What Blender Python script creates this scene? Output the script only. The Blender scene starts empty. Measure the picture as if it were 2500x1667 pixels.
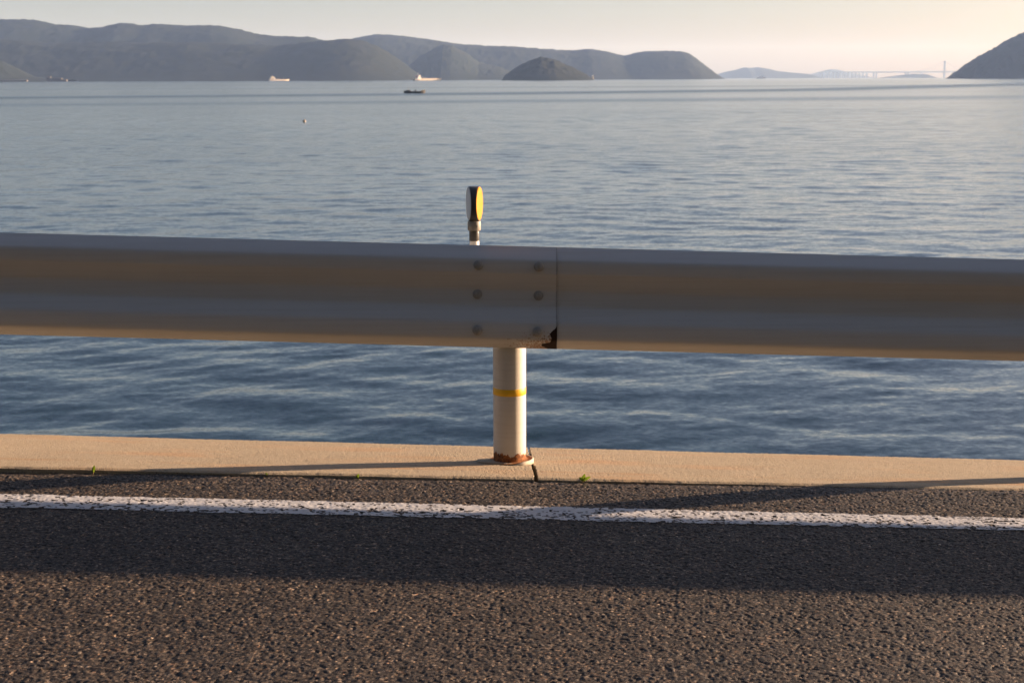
import bpy, math, random
import numpy as np
from mathutils import Matrix, Vector, noise as mnoise

sc = bpy.context.scene
# ------------------------------------------------------------------ camera
F = 3472.0                       # focal length in pixels of the 2500 px wide photograph (50 mm)
TH = math.atan((833.5 - 192.5) / F)
ROLL = math.radians(0.15)
H = 1.3274                       # camera height above the post foot
c_, s_ = math.cos(TH), math.sin(TH)
FW = np.array([0, c_, -s_]); UP0 = np.array([0, s_, c_]); RT0 = np.array([1.0, 0, 0])
RT = math.cos(ROLL) * RT0 - math.sin(ROLL) * UP0
UP = math.cos(ROLL) * UP0 + math.sin(ROLL) * RT0
cam = bpy.data.cameras.new("camera")
cam.lens = 50; cam.sensor_width = 36; cam.clip_start = 0.05; cam.clip_end = 80000
cam.dof.use_dof = True; cam.dof.focus_distance = 4.9; cam.dof.aperture_fstop = 9.0
camo = bpy.data.objects.new("camera", cam); sc.collection.objects.link(camo)
camo.matrix_world = Matrix(((RT[0], UP[0], -FW[0], 0), (RT[1], UP[1], -FW[1], 0), (RT[2], UP[2], -FW[2], H), (0, 0, 0, 1)))
sc.camera = camo
# ------------------------------------------------------------------ sky, sun, exposure
SUN_AZ = math.radians(70.2)      # from +Y towards +X
SUN_EL = math.radians(9.4)
w = bpy.data.worlds.new("World"); sc.world = w; w.use_nodes = True
nt = w.node_tree
sky = nt.nodes.new("ShaderNodeTexSky"); sky.sky_type = 'NISHITA'; sky.sun_disc = False
sky.sun_elevation = SUN_EL; sky.sun_rotation = SUN_AZ
sky.air_density = 0.78; sky.dust_density = 1.5; sky.ozone_density = 1.4; sky.altitude = 0
bg = nt.nodes["Background"]; bg.inputs[1].default_value = 0.050
tint = nt.nodes.new("ShaderNodeMix"); tint.data_type = 'RGBA'; tint.blend_type = 'MULTIPLY'; tint.inputs[0].default_value = 1.0
tint.inputs[7].default_value = (1.065, 0.95, 0.98, 1)          # faint even rose cast of the evening air
nt.links.new(sky.outputs[0], tint.inputs[6]); nt.links.new(tint.outputs[2], bg.inputs[0])
sl = bpy.data.lights.new("sun", 'SUN'); sl.energy = 5.0; sl.angle = math.radians(0.53); sl.color = (1.0, 0.745, 0.545)
so = bpy.data.objects.new("sun", sl); sc.collection.objects.link(so)
sd = Vector((math.sin(SUN_AZ) * math.cos(SUN_EL), math.cos(SUN_AZ) * math.cos(SUN_EL), math.sin(SUN_EL)))
so.rotation_euler = sd.to_track_quat('Z', 'Y').to_euler(); so.location = (20, 8, 12)
sc.view_settings.view_transform = 'Standard'; sc.view_settings.look = 'None'
sc.view_settings.exposure = 1.78; sc.view_settings.gamma = 1.0
sc.cycles.max_bounces = 8; sc.cycles.volume_bounces = 1
sc.cycles.use_denoising = True
try:
    sc.cycles.denoiser = 'OPENIMAGEDENOISE'
except Exception:
    pass

# ------------------------------------------------------------------ constants of the place
G = 0.0293                       # the road falls to the right
SEA = H - 4.6                    # sea level
ASP = 0.035                      # asphalt above the post foot
POST_Y = 4.85
RAIL_Y = 4.800                   # back plane of the beam (its top and bottom edges)
K = 2500 / 2352.0
rng = np.random.default_rng(7)
random.seed(7)

def ray(px, py):
    return FW + (px - 1250) / F * RT + (833.5 - py) / F * UP
def at(px, py, Y):               # point on the pixel's ray at depth Y
    d = ray(px, py); return d / d[1] * Y + np.array([0, 0, H])
def lerp(a, b, t): return a + (b - a) * t
def sstep(a, b, x):
    t = np.clip((np.asarray(x, float) - a) / (b - a), 0, 1); return t * t * (3 - 2 * t)

# ------------------------------------------------------------------ noise in numpy
def h2(ix, iy, seed):
    n = (ix.astype(np.int64) * 374761393 + iy.astype(np.int64) * 668265263 + seed * 974711) & 0x7fffffff
    n = (n ^ (n >> 13)) * 1274126177 & 0x7fffffff
    n = (n ^ (n >> 15)) * 2246822519 & 0x7fffffff
    return ((n ^ (n >> 14)) & 0xffffff) / float(0xffffff)
def vnoise(x, y, seed=0):
    ix = np.floor(x); iy = np.floor(y); fx = x - ix; fy = y - iy
    fx = fx * fx * (3 - 2 * fx); fy = fy * fy * (3 - 2 * fy)
    a = h2(ix, iy, seed); b = h2(ix + 1, iy, seed); c = h2(ix, iy + 1, seed); d = h2(ix + 1, iy + 1, seed)
    return (a + (b - a) * fx) * (1 - fy) + (c + (d - c) * fx) * fy
def fbm(x, y, seed=0, o=4):
    v = 0; a = 0.5; t = 0
    for i in range(o):
        v = v + a * vnoise(x, y, seed + i * 17); t += a; a *= 0.5; x = x * 2.03 + 3.1; y = y * 2.03 + 1.7
    return v / t
def worley(x, y, seed):
    ix = np.floor(x); iy = np.floor(y)
    f1 = np.full(x.shape, 9.0); idv = np.zeros(x.shape); f2 = f1.copy()
    for dx in (-1, 0, 1):
        for dy in (-1, 0, 1):
            cx = ix + dx; cy = iy + dy
            px = cx + 0.1 + 0.8 * h2(cx, cy, seed); py = cy + 0.1 + 0.8 * h2(cx, cy, seed + 5)
            d = np.hypot(px - x, py - y)
            new = d < f1
            f2 = np.where(new, f1, np.minimum(f2, d))
            idv = np.where(new, h2(cx, cy, seed + 9), idv)
            f1 = np.where(new, d, f1)
    return f1, f2, idv

# ------------------------------------------------------------------ object helpers
def link(o, parent=None):
    sc.collection.objects.link(o)
    if parent is not None: o.parent = parent
    return o
def mesh_obj(name, verts, faces, mat, parent=None, smooth=True, loc=None):
    me = bpy.data.meshes.new(name)
    me.from_pydata([tuple(map(float, v)) for v in verts], [], [tuple(map(int, f)) for f in faces]); me.update()
    if smooth: me.shade_smooth()
    if mat is not None: me.materials.append(mat)
    o = bpy.data.objects.new(name, me); link(o, parent)
    if loc is not None: o.location = loc
    return o
def big_mesh(name, V, Q, mat, parent=None, smooth=True, attrs=None):
    me = bpy.data.meshes.new(name); V = np.asarray(V, np.float32); Q = np.asarray(Q, np.int32)
    me.vertices.add(len(V)); me.vertices.foreach_set("co", V.ravel())
    me.loops.add(Q.size); me.loops.foreach_set("vertex_index", Q.ravel())
    me.polygons.add(len(Q)); me.polygons.foreach_set("loop_start", np.arange(0, Q.size, 4, dtype=np.int32))
    me.polygons.foreach_set("loop_total", np.full(len(Q), 4, np.int32))
    me.update(calc_edges=True)
    if smooth: me.shade_smooth()
    if attrs:
        for k, a in attrs.items():
            at_ = me.attributes.new(k, 'FLOAT', 'POINT'); at_.data.foreach_set("value", np.asarray(a, np.float32).ravel())
    if mat is not None: me.materials.append(mat)
    return link(bpy.data.objects.new(name, me), parent)
def gridq(nr, nc, off=0):
    i = np.arange(nr - 1)[:, None] * nc + np.arange(nc - 1)[None, :] + off
    return np.stack([i, i + 1, i + nc + 1, i + nc], -1).reshape(-1, 4)
def empty(name, loc, label, cat, group=None):
    o = bpy.data.objects.new(name, None); o.empty_display_size = 0.1; o.location = loc; link(o)
    return tag(o, label, cat, group)
def tag(o, label, cat, group=None):
    o["label"] = label; o["category"] = cat
    if group: o["group"] = group
    return o
def structure(o): o["kind"] = "structure"; return o

class MB:
    """collects simple solids into one mesh"""
    def __init__(s): s.v = []; s.f = []
    def add(s, v, f):
        o = len(s.v); s.v += [tuple(p) for p in v]; s.f += [tuple(i + o for i in q) for q in f]; return s
    def box(s, x0, x1, y0, y1, z0, z1):
        return s.add([(x0, y0, z0), (x1, y0, z0), (x1, y1, z0), (x0, y1, z0), (x0, y0, z1), (x1, y0, z1), (x1, y1, z1), (x0, y1, z1)],
                     [(0, 3, 2, 1), (4, 5, 6, 7), (0, 1, 5, 4), (1, 2, 6, 5), (2, 3, 7, 6), (3, 0, 4, 7)])
    def lathe(s, prof, n=32, origin=(0, 0, 0), axis='z'):
        v = []; f = []
        for (r, z) in prof:
            for k in range(n):
                a = 2 * math.pi * k / n
                p = (r * math.cos(a), r * math.sin(a), z)
                if axis == 'y': p = (p[0], z, p[1])
                if axis == 'x': p = (z, p[0], p[1])
                v.append((p[0] + origin[0], p[1] + origin[1], p[2] + origin[2]))
        m = len(prof)
        for i in range(m - 1):
            for k in range(n):
                k2 = (k + 1) % n
                q = (i * n + k, i * n + k2, (i + 1) * n + k2, (i + 1) * n + k)
                f.append(q if axis != 'y' else q[::-1])
        for i, flip in ((0, True), (m - 1, False)):
            if prof[i][0] > 1e-6:
                q = tuple(range(i * n, i * n + n)); f.append(q[::-1] if flip ^ (axis == 'y') else q)
        return s.add(v, f)
    def loft(s, rings, caps=True):
        n = len(rings[0]); v = [p for r in rings for p in r]; f = []
        for i in range(len(rings) - 1):
            for k in range(n):
                k2 = (k + 1) % n
                f.append((i * n + k, i * n + k2, (i + 1) * n + k2, (i + 1) * n + k))
        if caps:
            f.append(tuple(range(n))[::-1]); f.append(tuple(range((len(rings) - 1) * n, len(rings) * n)))
        return s.add(v, f)
    def bar(s, a, b, r, n=6):
        a = Vector(a); b = Vector(b); d = (b - a).normalized()
        u = d.cross(Vector((0, 0, 1)))
        if u.length < 1e-4: u = Vector((1, 0, 0))
        u.normalize(); w_ = d.cross(u)
        rings = [[tuple(p + (u * math.cos(2 * math.pi * k / n) + w_ * math.sin(2 * math.pi * k / n)) * r) for k in range(n)] for p in (a, b)]
        return s.loft(rings)
    def build(s, name, mat, parent=None, smooth=False, loc=None, bevel=0):
        o = mesh_obj(name, s.v, s.f, mat, parent, smooth, loc)
        if bevel:
            b = o.modifiers.new("bevel", 'BEVEL'); b.width = bevel; b.segments = 2; b.limit_method = 'ANGLE'
        return o
def smooth_angle(o, deg=40):
    me = o.data; me.shade_smooth()
    me.set_sharp_from_angle(angle=math.radians(deg)); return o

# ------------------------------------------------------------------ materials
class M:
    def __init__(s, name):
        s.m = bpy.data.materials.new(name); s.m.use_nodes = True; s.t = s.m.node_tree
        s.b = s.t.nodes["Principled BSDF"]
    def n(s, typ, **kw):
        nd = s.t.nodes.new(typ)
        for k, v in kw.items():
            if k in nd.inputs.keys() if hasattr(nd.inputs, 'keys') else False:
                pass
            setattr(nd, k, v)
        return nd
    def set(s, nd, i, v):
        if hasattr(v, 'is_output') or isinstance(v, bpy.types.NodeSocket): s.t.links.new(v, nd.inputs[i])
        else: nd.inputs[i].default_value = v
    def inp(s, i, v): s.set(s.b, i, v)
    def math(s, op, a, b=0.0, c=None, clamp=False):
        nd = s.n("ShaderNodeMath", operation=op, use_clamp=clamp); s.set(nd, 0, a); s.set(nd, 1, b)
        if c is not None: s.set(nd, 2, c)
        return nd.outputs[0]
    def vmath(s, op, a, b=(0, 0, 0)):
        nd = s.n("ShaderNodeVectorMath", operation=op); s.set(nd, 0, a)
        if op == 'SCALE': s.set(nd, 3, b)
        else: s.set(nd, 1, b)
        return nd.outputs[0]
    def coord(s, which="Object", scale=(1, 1, 1)):
        v = s.n("ShaderNodeTexCoord").outputs[which]
        mp = s.n("ShaderNodeMapping"); s.set(mp, 0, v); mp.inputs[3].default_value = scale
        return mp.outputs[0]
    def world(s, scale=(1, 1, 1)):
        g = s.n("ShaderNodeNewGeometry").outputs["Position"]
        mp = s.n("ShaderNodeMapping"); s.set(mp, 0, g); mp.inputs[3].default_value = scale
        return mp.outputs[0]
    def noise(s, vec, scale, detail=4, rough=0.55, out=0, dist=0.0):
        nd = s.n("ShaderNodeTexNoise"); s.set(nd, 'Vector', vec); s.set(nd, 'Scale', scale); s.set(nd, 'Detail', detail); s.set(nd, 'Roughness', rough)
        s.set(nd, 'Distortion', dist)
        return nd.outputs[out]
    def ramp(s, fac, stops, interp='LINEAR'):
        nd = s.n("ShaderNodeValToRGB"); s.set(nd, 0, fac); cr = nd.color_ramp; cr.interpolation = interp
        while len(cr.elements) < len(stops): cr.elements.new(0.5)
        for e, (p, c) in zip(cr.elements, stops):
            e.position = p; e.color = (c, c, c, 1) if isinstance(c, (int, float)) else (*c, 1)
        return nd.outputs[0]
    def mix(s, fac, a, b, blend='MIX'):
        nd = s.n("ShaderNodeMix", data_type='RGBA', blend_type=blend); s.set(nd, 0, fac)
        for i, v in ((6, a), (7, b)):
            s.set(nd, i, (*v, 1) if isinstance(v, tuple) and len(v) == 3 else v)
        return nd.outputs[2]
    def sep(s, v):
        nd = s.n("ShaderNodeSeparateXYZ"); s.set(nd, 0, v); return nd.outputs
    def attr(s, name):
        nd = s.n("ShaderNodeAttribute"); nd.attribute_name = name; return nd.outputs["Fac"]
    def bump(s, h, strength=0.5, dist=0.002, normal=None):
        nd = s.n("ShaderNodeBump"); s.set(nd, 'Strength', strength); s.set(nd, 'Distance', dist); s.set(nd, 'Height', h)
        if normal is not None: s.set(nd, 'Normal', normal)
        s.inp('Normal', nd.outputs[0]); return nd.outputs[0]
    def basic(s, col, rough=0.6, spec=0.5, metal=0.0):
        if isinstance(col, tuple) and len(col) == 3: col = (*col, 1)
        s.inp('Base Color', col); s.inp('Roughness', rough); s.inp('Specular IOR Level', spec); s.inp('Metallic', metal); return s

def plain(name, col, rough=0.6, spec=0.4, var=0.15, scale=30, metal=0.0):
    m = M(name); n = m.noise(m.coord(), scale, 4)
    c = m.mix(n, tuple(x * (1 - var) for x in col), tuple(min(1, x * (1 + var)) for x in col))
    m.basic(c, rough, spec, metal); m.bump(n, 0.15, 0.002); return m.m

# asphalt: every stone has its own colour (vertex attribute from the same cells that shape it)
m = M("asphalt")
st = m.attr("stone")
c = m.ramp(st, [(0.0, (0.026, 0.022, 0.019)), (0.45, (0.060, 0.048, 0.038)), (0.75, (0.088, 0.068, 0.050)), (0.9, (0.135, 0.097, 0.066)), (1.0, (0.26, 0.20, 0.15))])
big = m.noise(m.world((1, 1, 1)), 2.2, 3)
c = m.mix(1.0, c, m.ramp(big, [(0.3, 0.82), (0.7, 1.12)]), 'MULTIPLY')
vor = m.n("ShaderNodeTexVoronoi"); m.set(vor, 'Vector', m.world()); m.set(vor, 'Scale', 165.0)
vc = m.sep(vor.outputs['Color'])
c = m.mix(1.0, c, m.ramp(vc[0], [(0.0, 0.22), (0.35, 0.6), (0.6, 1.0), (0.85, 1.55), (0.95, 2.6), (1.0, 4.2)]), 'MULTIPLY')
c = m.mix(1.0, c, m.ramp(vc[1], [(0.0, (1.05, 0.97, 0.88)), (0.6, (1.0, 0.98, 0.95)), (0.9, (1.12, 0.95, 0.78)), (1.0, (1.25, 0.9, 0.7))]), 'MULTIPLY')
fine = m.noise(m.world(), 650, 2)
c = m.mix(1.0, c, m.ramp(fine, [(0.3, 0.65), (0.7, 1.3)]), 'MULTIPLY')
m.basic(c, 0.62, 0.45); m.bump(fine, 0.6, 0.0012); MAT_ASPHALT = m.m

m = M("road_paint")
n1 = m.noise(m.world(), 45, 4); n2 = m.noise(m.world(), 420, 3)
c = m.mix(n1, (0.45, 0.435, 0.43), (0.57, 0.555, 0.55))
c = m.mix(m.ramp(n2, [(0.28, 0.5), (0.42, 0.0)]), c, (0.30, 0.27, 0.24))
m.basic(c, 0.55, 0.35); m.bump(n2, 0.4, 0.001); MAT_PAINT = m.m

# concrete coping
m = M("concrete")
p = m.world()
n1 = m.noise(p, 6, 4); n2 = m.noise(p, 260, 3, 0.7); n3 = m.noise(p, 70, 4)
c = m.mix(n1, (0.305, 0.238, 0.155), (0.40, 0.318, 0.218))
c = m.mix(m.ramp(n2, [(0.30, 1.0), (0.40, 0.0)]), c, (0.17, 0.135, 0.11))
c = m.mix(m.ramp(n2, [(0.60, 0.0), (0.72, 0.55)]), c, (0.62, 0.53, 0.43))
c = m.mix(m.ramp(n3, [(0.25, 0.6), (0.36, 0.0)]), c, (0.22, 0.175, 0.14))
n5 = m.noise(p, 130, 2, 0.6)
c = m.mix(m.ramp(n5, [(0.30, 0.95), (0.40, 0.0)]), c, (0.15, 0.11, 0.08))
c = m.mix(m.ramp(n5, [(0.62, 0.0), (0.72, 0.45)]), c, (0.56, 0.46, 0.35))
# rust coloured streaks that run along the strip
sx = m.sep(p)
warp = m.math('MULTIPLY', m.math('SUBTRACT', m.noise(m.world((1.1, 0.1, 0.1)), 1.0, 3), 0.5), 0.09)
yy = m.math('ADD', sx[1], warp)
band = m.math('SUBTRACT', 1.0, m.math('MULTIPLY', m.math('ABSOLUTE', m.math('SUBTRACT', yy, 4.64)), 34.0), clamp=True)
patch = m.ramp(m.noise(m.world((1.3, 3, 1)), 1.6, 4), [(0.40, 0.0), (0.62, 1.0)])
fac = m.math('MULTIPLY', m.math('MULTIPLY', band, patch), 0.6)
c = m.mix(fac, c, (0.36, 0.18, 0.07))
blotch = m.ramp(m.noise(m.world((0.9, 2.6, 1)), 1.7, 3), [(0.53, 0.0), (0.72, 0.6)])
c = m.mix(blotch, c, (0.42, 0.24, 0.12))
m.basic(c, 0.85, 0.25); m.bump(m.math('ADD', n2, n5), 0.7, 0.0022); MAT_CONC = m.m

# white painted steel of beam (rust eats the corner by the joint)
def painted_steel(name, base, kind):
    m = M(name); p = m.coord()
    n1 = m.noise(p, 9, 4); nf = m.noise(p, 300, 3); streak = m.noise(m.coord("Object", (0.6, 4, 26)), 4.0, 3)
    c = m.mix(n1, tuple(x * 0.93 for x in base), base)
    c = m.mix(m.ramp(streak, [(0.45, 0.0), (0.8, 0.22)]), c, tuple(x * 0.6 * y for x, y in zip(base, (1, 0.9, 0.75))))
    spk = m.ramp(nf, [(0.24, 1.0), (0.29, 0.0)]); c = m.mix(spk, c, (0.16, 0.10, 0.06))
    X = m.sep(p)
    if kind == 'beam':                # object origin: joint at x = 0, z = 0 at the bottom edge
        nz = m.noise(p, 38, 5, 0.65)
        width = m.ramp(m.math('MULTIPLY', X[2], 10.0), [(0.0, 0.034), (0.06, 0.038), (0.14, 0.056), (0.24, 0.052), (0.29, 0.026), (0.48, 0.022), (0.60, 0.030), (0.66, 0.024), (0.80, 0.008), (0.95, 0.0), (1.0, 0.0)])
        d = m.math('ADD', m.math('MULTIPLY', X[0], -1.0), m.math('MULTIPLY', m.math('SUBTRACT', nz, 0.5), 0.022))
        hole = m.math('LESS_THAN', d, m.math('SUBTRACT', width, 0.003))
        dd = m.math('SQRT', m.math('ADD', m.math('POWER', m.math('ADD', X[0], 0.03), 2.0), m.math('MULTIPLY', m.math('POWER', X[2], 2.0), 5.0)))
        spots = m.math('ADD', m.noise(p, 130, 4, 0.7), m.math('MULTIPLY', m.math('SUBTRACT', 0.17, dd), 1.7))
        c = m.mix(m.ramp(spots, [(0.60, 0.0), (0.69, 0.85)]), c, (0.20, 0.085, 0.02))
        edge = m.math('ADD', m.noise(m.coord("Object", (40, 40, 120)), 1.0, 4), m.math('MULTIPLY', X[2], -40.0))
        c = m.mix(m.ramp(edge, [(0.42, 0.0), (0.6, 0.7)]), c, (0.17, 0.075, 0.025))
        c = m.mix(hole, c, (0.020, 0.008, 0.005))
        seam = m.math('GREATER_THAN', X[0], -0.0032)
        c = m.mix(m.math('MULTIPLY', seam, m.ramp(m.noise(m.coord('Object', (1, 1, 30)), 1.0, 4), [(0.35, 0.15), (0.65, 0.6)])), c, (0.05, 0.04, 0.035))
        rough = m.math('ADD', 0.42, m.math('MULTIPLY', hole, 0.45))
    else:                             # post: z = 0 at the foot
        nz = m.noise(m.coord("Object", (55, 55, 18)), 1.0, 5, 0.7)
        lvl = m.math('ADD', X[2], m.math('MULTIPLY', m.math('SUBTRACT', nz, 0.5), 0.065))
        rust = m.ramp(m.noise(p, 95, 5, 0.75), [(0.32, 0.0), (0.66, 1.0)])
        rc = m.mix(rust, (0.045, 0.014, 0.006), (0.36, 0.13, 0.035))
        grime = m.ramp(m.math('MULTIPLY', lvl, 10.0), [(0.0, 0.5), (0.9, 0.0)])
        c = m.mix(grime, c, (0.42, 0.35, 0.27))
        c = m.mix(m.math('LESS_THAN', lvl, 0.040), c, rc)
        rough = m.math('ADD', 0.5, m.math('MULTIPLY', m.math('LESS_THAN', lvl, 0.040), 0.4))
    m.basic(c, rough, 0.4 if kind == 'post' else 0.28); m.bump(m.noise(p, 500, 2), 0.25 if kind == 'post' else 0.08, 0.001)
    return m.m
MAT_BEAM = painted_steel("beam_paint", (0.52, 0.52, 0.52), 'beam')
MAT_POST = painted_steel("post_paint", (0.56, 0.51, 0.43), 'post')
MAT_BOLT = plain("bolt_zinc", (0.27, 0.26, 0.24), 0.6, 0.4, 0.4, 160, 0.0)
MAT_YELLOW = plain("yellow_band", (0.72, 0.40, 0.012), 0.5, 0.4, 0.12, 60)
MAT_RUST = plain("rusty_steel", (0.34, 0.14, 0.05), 0.9, 0.2, 0.6, 90)
MAT_RIM = plain("dirty_rim", (0.42, 0.36, 0.28), 0.7, 0.3, 0.25, 80)
MAT_MORTAR = plain("grey_mortar", (0.33, 0.265, 0.20), 0.9, 0.2, 0.3, 120)
MAT_BLACK = plain("black_plastic", (0.055, 0.05, 0.047), 0.45, 0.5, 0.2, 40)
MAT_COLLAR = plain("grey_plastic", (0.27, 0.24, 0.205), 0.55, 0.4, 0.12, 90)
MAT_TUBE = plain("white_tube", (0.74, 0.71, 0.66), 0.45, 0.5, 0.06, 60)
m = M("reflector_yellow"); n = m.noise(m.coord(), 900, 2); m.basic(m.mix(n, (0.58, 0.235, 0.003), (0.66, 0.285, 0.004)), 0.25, 0.6); m.bump(n, 0.3, 0.0006); MAT_RY = m.m
m = M("reflector_white"); n = m.noise(m.coord(), 900, 2); m.basic(m.mix(n, (0.42, 0.41, 0.39), (0.52, 0.51, 0.49)), 0.35, 0.5); m.bump(n, 0.3, 0.0006); MAT_RW = m.m
m = M("weed_leaf"); n = m.noise(m.coord(), 120, 3); lc = m.mix(n, (0.10, 0.17, 0.012), (0.20, 0.26, 0.03)); m.basic(lc, 0.55, 0.3)
tr = m.n("ShaderNodeBsdfTranslucent"); m.set(tr, 0, lc); mx = m.n("ShaderNodeMixShader"); m.set(mx, 0, 0.5); m.set(mx, 1, m.b.outputs[0]); m.set(mx, 2, tr.outputs[0])
m.t.links.new(mx.outputs[0], m.t.nodes["Material Output"].inputs[0]); MAT_LEAF = m.m
MAT_STEM = plain("weed_stem", (0.20, 0.12, 0.05), 0.7, 0.3, 0.2, 100)

# sea: geometry carries the larger waves, the normal carries the ripples
m = M("sea_water")
def ripple(scale_xyz, sc_, amp, detail=2):
    col = m.noise(m.world(scale_xyz), sc_, detail, 0.6, 1)
    v = m.vmath('SUBTRACT', col, (0.5, 0.5, 0.5))
    v = m.vmath('MULTIPLY', v, (1, 1, 0)); return m.vmath('SCALE', v, amp)
ruf = m.attr("ruffle")
r1 = ripple((0.36, 1.0, 1), 1.6, 0.27, 3)
r2 = ripple((0.6, 1.0, 1), 6.5, 0.34, 2)
r3 = ripple((0.6, 1.0, 1), 19.0, 0.16, 2)
rsum = m.vmath('ADD', m.vmath('SCALE', m.vmath('ADD', r1, r2), ruf), r3)
gn = m.n("ShaderNodeNewGeometry").outputs["Normal"]
nrm = m.vmath('NORMALIZE', m.vmath('ADD', gn, rsum))
m.basic((0.016, 0.038, 0.058), m.attr('rough'), 0.5); m.inp('IOR', 1.33); m.inp('Normal', nrm); MAT_SEA = m.m

# far hills under forest
def forest(name, a, b):
    m = M(name); p = m.world()
    n1 = m.noise(p, 0.02, 6, 0.65); n2 = m.noise(p, 0.0035, 4)
    c = m.mix(n1, a, b); c = m.mix(m.ramp(n2, [(0.5, 0.0), (0.75, 0.4)]), c, (0.038, 0.036, 0.026))
    m.basic(c, 0.95, 0.05); m.bump(n1, 0.5, 6.0); return m.m
MAT_HILL = forest("forest_far", (0.012, 0.020, 0.018), (0.026, 0.033, 0.026))
MAT_HILLDARK = forest("forest_near", (0.012, 0.019, 0.017), (0.027, 0.031, 0.024))
MAT_SLOPE = forest("hillside_scrub", (0.018, 0.024, 0.012), (0.04, 0.045, 0.022))
MAT_WHITE = plain("ship_white", (0.72, 0.68, 0.62), 0.5, 0.3, 0.05, 0.2)
MAT_CREAM = plain("ship_cream", (0.60, 0.51, 0.40), 0.5, 0.3, 0.06, 0.2)
MAT_HULL = plain("ship_hull_dark", (0.13, 0.125, 0.12), 0.5, 0.3, 0.1, 0.2)
MAT_RED = plain("ship_red", (0.45, 0.09, 0.05), 0.6, 0.3, 0.1, 0.2)
MAT_STEEL = plain("bridge_steel", (0.48, 0.45, 0.42), 0.6, 0.3, 0.05, 0.01)
MAT_SHED = plain("shed_wall", (0.11, 0.095, 0.08), 0.8, 0.2, 0.1, 0.2)
MAT_BUOY = plain("buoy_foam", (0.34, 0.30, 0.27), 0.6, 0.3, 0.1, 3)

# ================================================================== SETTING
# ---- road: fine aggregate modelled where the photograph looks, coarse sheet beyond
def asphalt_height(X, Y):
    f1, f2, idv = worley(X / 0.0070, Y / 0.0070, 3)
    g1, g2, idg = worley(X / 0.0140 + 7.3, Y / 0.0140, 11)
    gap = np.clip((f2 - f1) / 0.28, 0, 1)
    dome = np.clip(1.15 - (f1 / 0.62) ** 2, 0, 1)
    h = 0.0017 * dome * np.sqrt(gap) + 0.0014 * (idv - 0.5)
    h = np.where(idv < 0.10, h - 0.0017, h)
    gg = np.clip((g2 - g1) / 0.3, 0, 1)
    big_ = (idg > 0.93)
    h = np.where(big_ & (gg > 0.25), np.maximum(h, 0.0011 + 0.0016 * (1 - (g1 / 0.7) ** 2) + 0.0012 * (idg - 0.96)), h)
    h = np.where(idg < 0.05, h - 0.0016 * gg, h)
    h *= 0.9; h += 0.0012 * (fbm(X * 9, Y * 9, 31, 3) - 0.5)
    stone = np.where(big_ & (gg > 0.25), h2(np.floor(idg * 99991), np.floor(idg * 9973), 4), h2(np.floor(idv * 99991), np.floor(idv * 9973), 2))
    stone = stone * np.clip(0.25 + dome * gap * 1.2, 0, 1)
    return h, stone
CURB_N = 4.497                     # near edge of the coping at x = 0
CURB_F = 5.266
def curb_edge(x): return CURB_N + 0.026 * np.clip(x, -3.2, 3.2)
def road_z(X, Y):
    h, st = asphalt_height(X, Y)
    ce = curb_edge(X); e = sstep(-0.06, 0.0, Y - ce)       # uneven lip against the coping
    h = h + e * (0.008 * (fbm(X * 3.0 + 4, Y * 2, 77, 3) - 0.5) - 0.0045 + 0.004 * (fbm(X * 30, Y * 30, 78, 2) - 0.5))
    h = h - 0.05 * sstep(0.006, 0.016, Y - ce)
    return ASP - G * X + h, st
xs = np.concatenate([np.arange(-2.7, -1.75, 0.012), np.arange(-1.75, 1.75, 0.0034), np.arange(1.75, 2.7, 0.012)])
ys = np.arange(2.74, 4.60, 0.0030)
XX, YY = np.meshgrid(xs, ys)
ZZ, SS = road_z(XX, YY)
V = np.stack([XX, YY, ZZ], -1).reshape(-1, 3); Q = gridq(len(ys), len(xs)); ST = SS.ravel()
def coarse(x0, x1, y0, y1, nx, ny):
    a, b = np.meshgrid(np.linspace(x0, x1, nx), np.linspace(y0, y1, ny))
    z = ASP - G * a - 0.0002 + 0.0015 * (fbm(a * 9, b * 9, 31, 3) - 0.5)
    return np.stack([a, b, z], -1).reshape(-1, 3), gridq(ny, nx), h2(np.arange(a.size), np.arange(a.size), 6)
for (x0, x1, y0, y1, nx, ny) in ((-40, xs[0], -2.6, 4.418, 300, 60), (xs[-1], 40, -2.6, 4.578, 300, 60), (xs[0], xs[-1], -2.6, ys[0], 120, 110)):
    v, q, s1 = coarse(x0, x1, y0, y1, nx, ny); Q = np.concatenate([Q, q + len(V)]); V = np.concatenate([V, v]); ST = np.concatenate([ST, s1 * 0.8])
road = structure(big_mesh("road", V, Q, MAT_ASPHALT, smooth=False, attrs={"stone": ST}))

# ---- edge line: thermoplastic paint over the stones, pitted, ragged at its near edge
def line_edges(x): return 4.207 + 0.0105 * x / 1.6, 4.072 + 0.0160 * x / 1.6
lx = np.arange(-2.7, 2.7, 0.0038); lt = np.linspace(-0.06, 1.06, 50)
LX, LT = np.meshgrid(lx, lt)
far_, near_ = line_edges(LX)
LY = lerp(near_, far_, LT)
hz, _ = asphalt_height(LX, LY)
thick = 0.0016 + 0.0016 * fbm(LX * 25, LY * 25, 91, 3)
LZ = ASP - G * LX + np.maximum(hz * 0.45 + 0.0006, 0.0) + thick
pit = fbm(LX * 60, LY * 115, 55, 3); crk = fbm(LX * 60 + LY * 20, LY * 30, 58, 2)
low = fbm(LX * 3.2, LY * 3.2, 59, 2)
edge = np.minimum(LT + 0.05 * (fbm(LX * 35, LY * 10, 61, 3) - 0.5) * 2, 1 - LT + 0.045 * (fbm(LX * 30, LY * 10, 62, 3) - 0.5) * 2)
wear = 0.268 + 0.07 * (1 - LT) ** 2 + 0.12 * (low - 0.5)
keep = (edge > 0.0) & (pit > wear * 0.93) & (np.abs(crk - 0.5) > 0.006 * (1.6 - LT))
q = gridq(len(lt), len(lx)); kq = keep.ravel()[q].all(1); q = q[kq]
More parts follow.
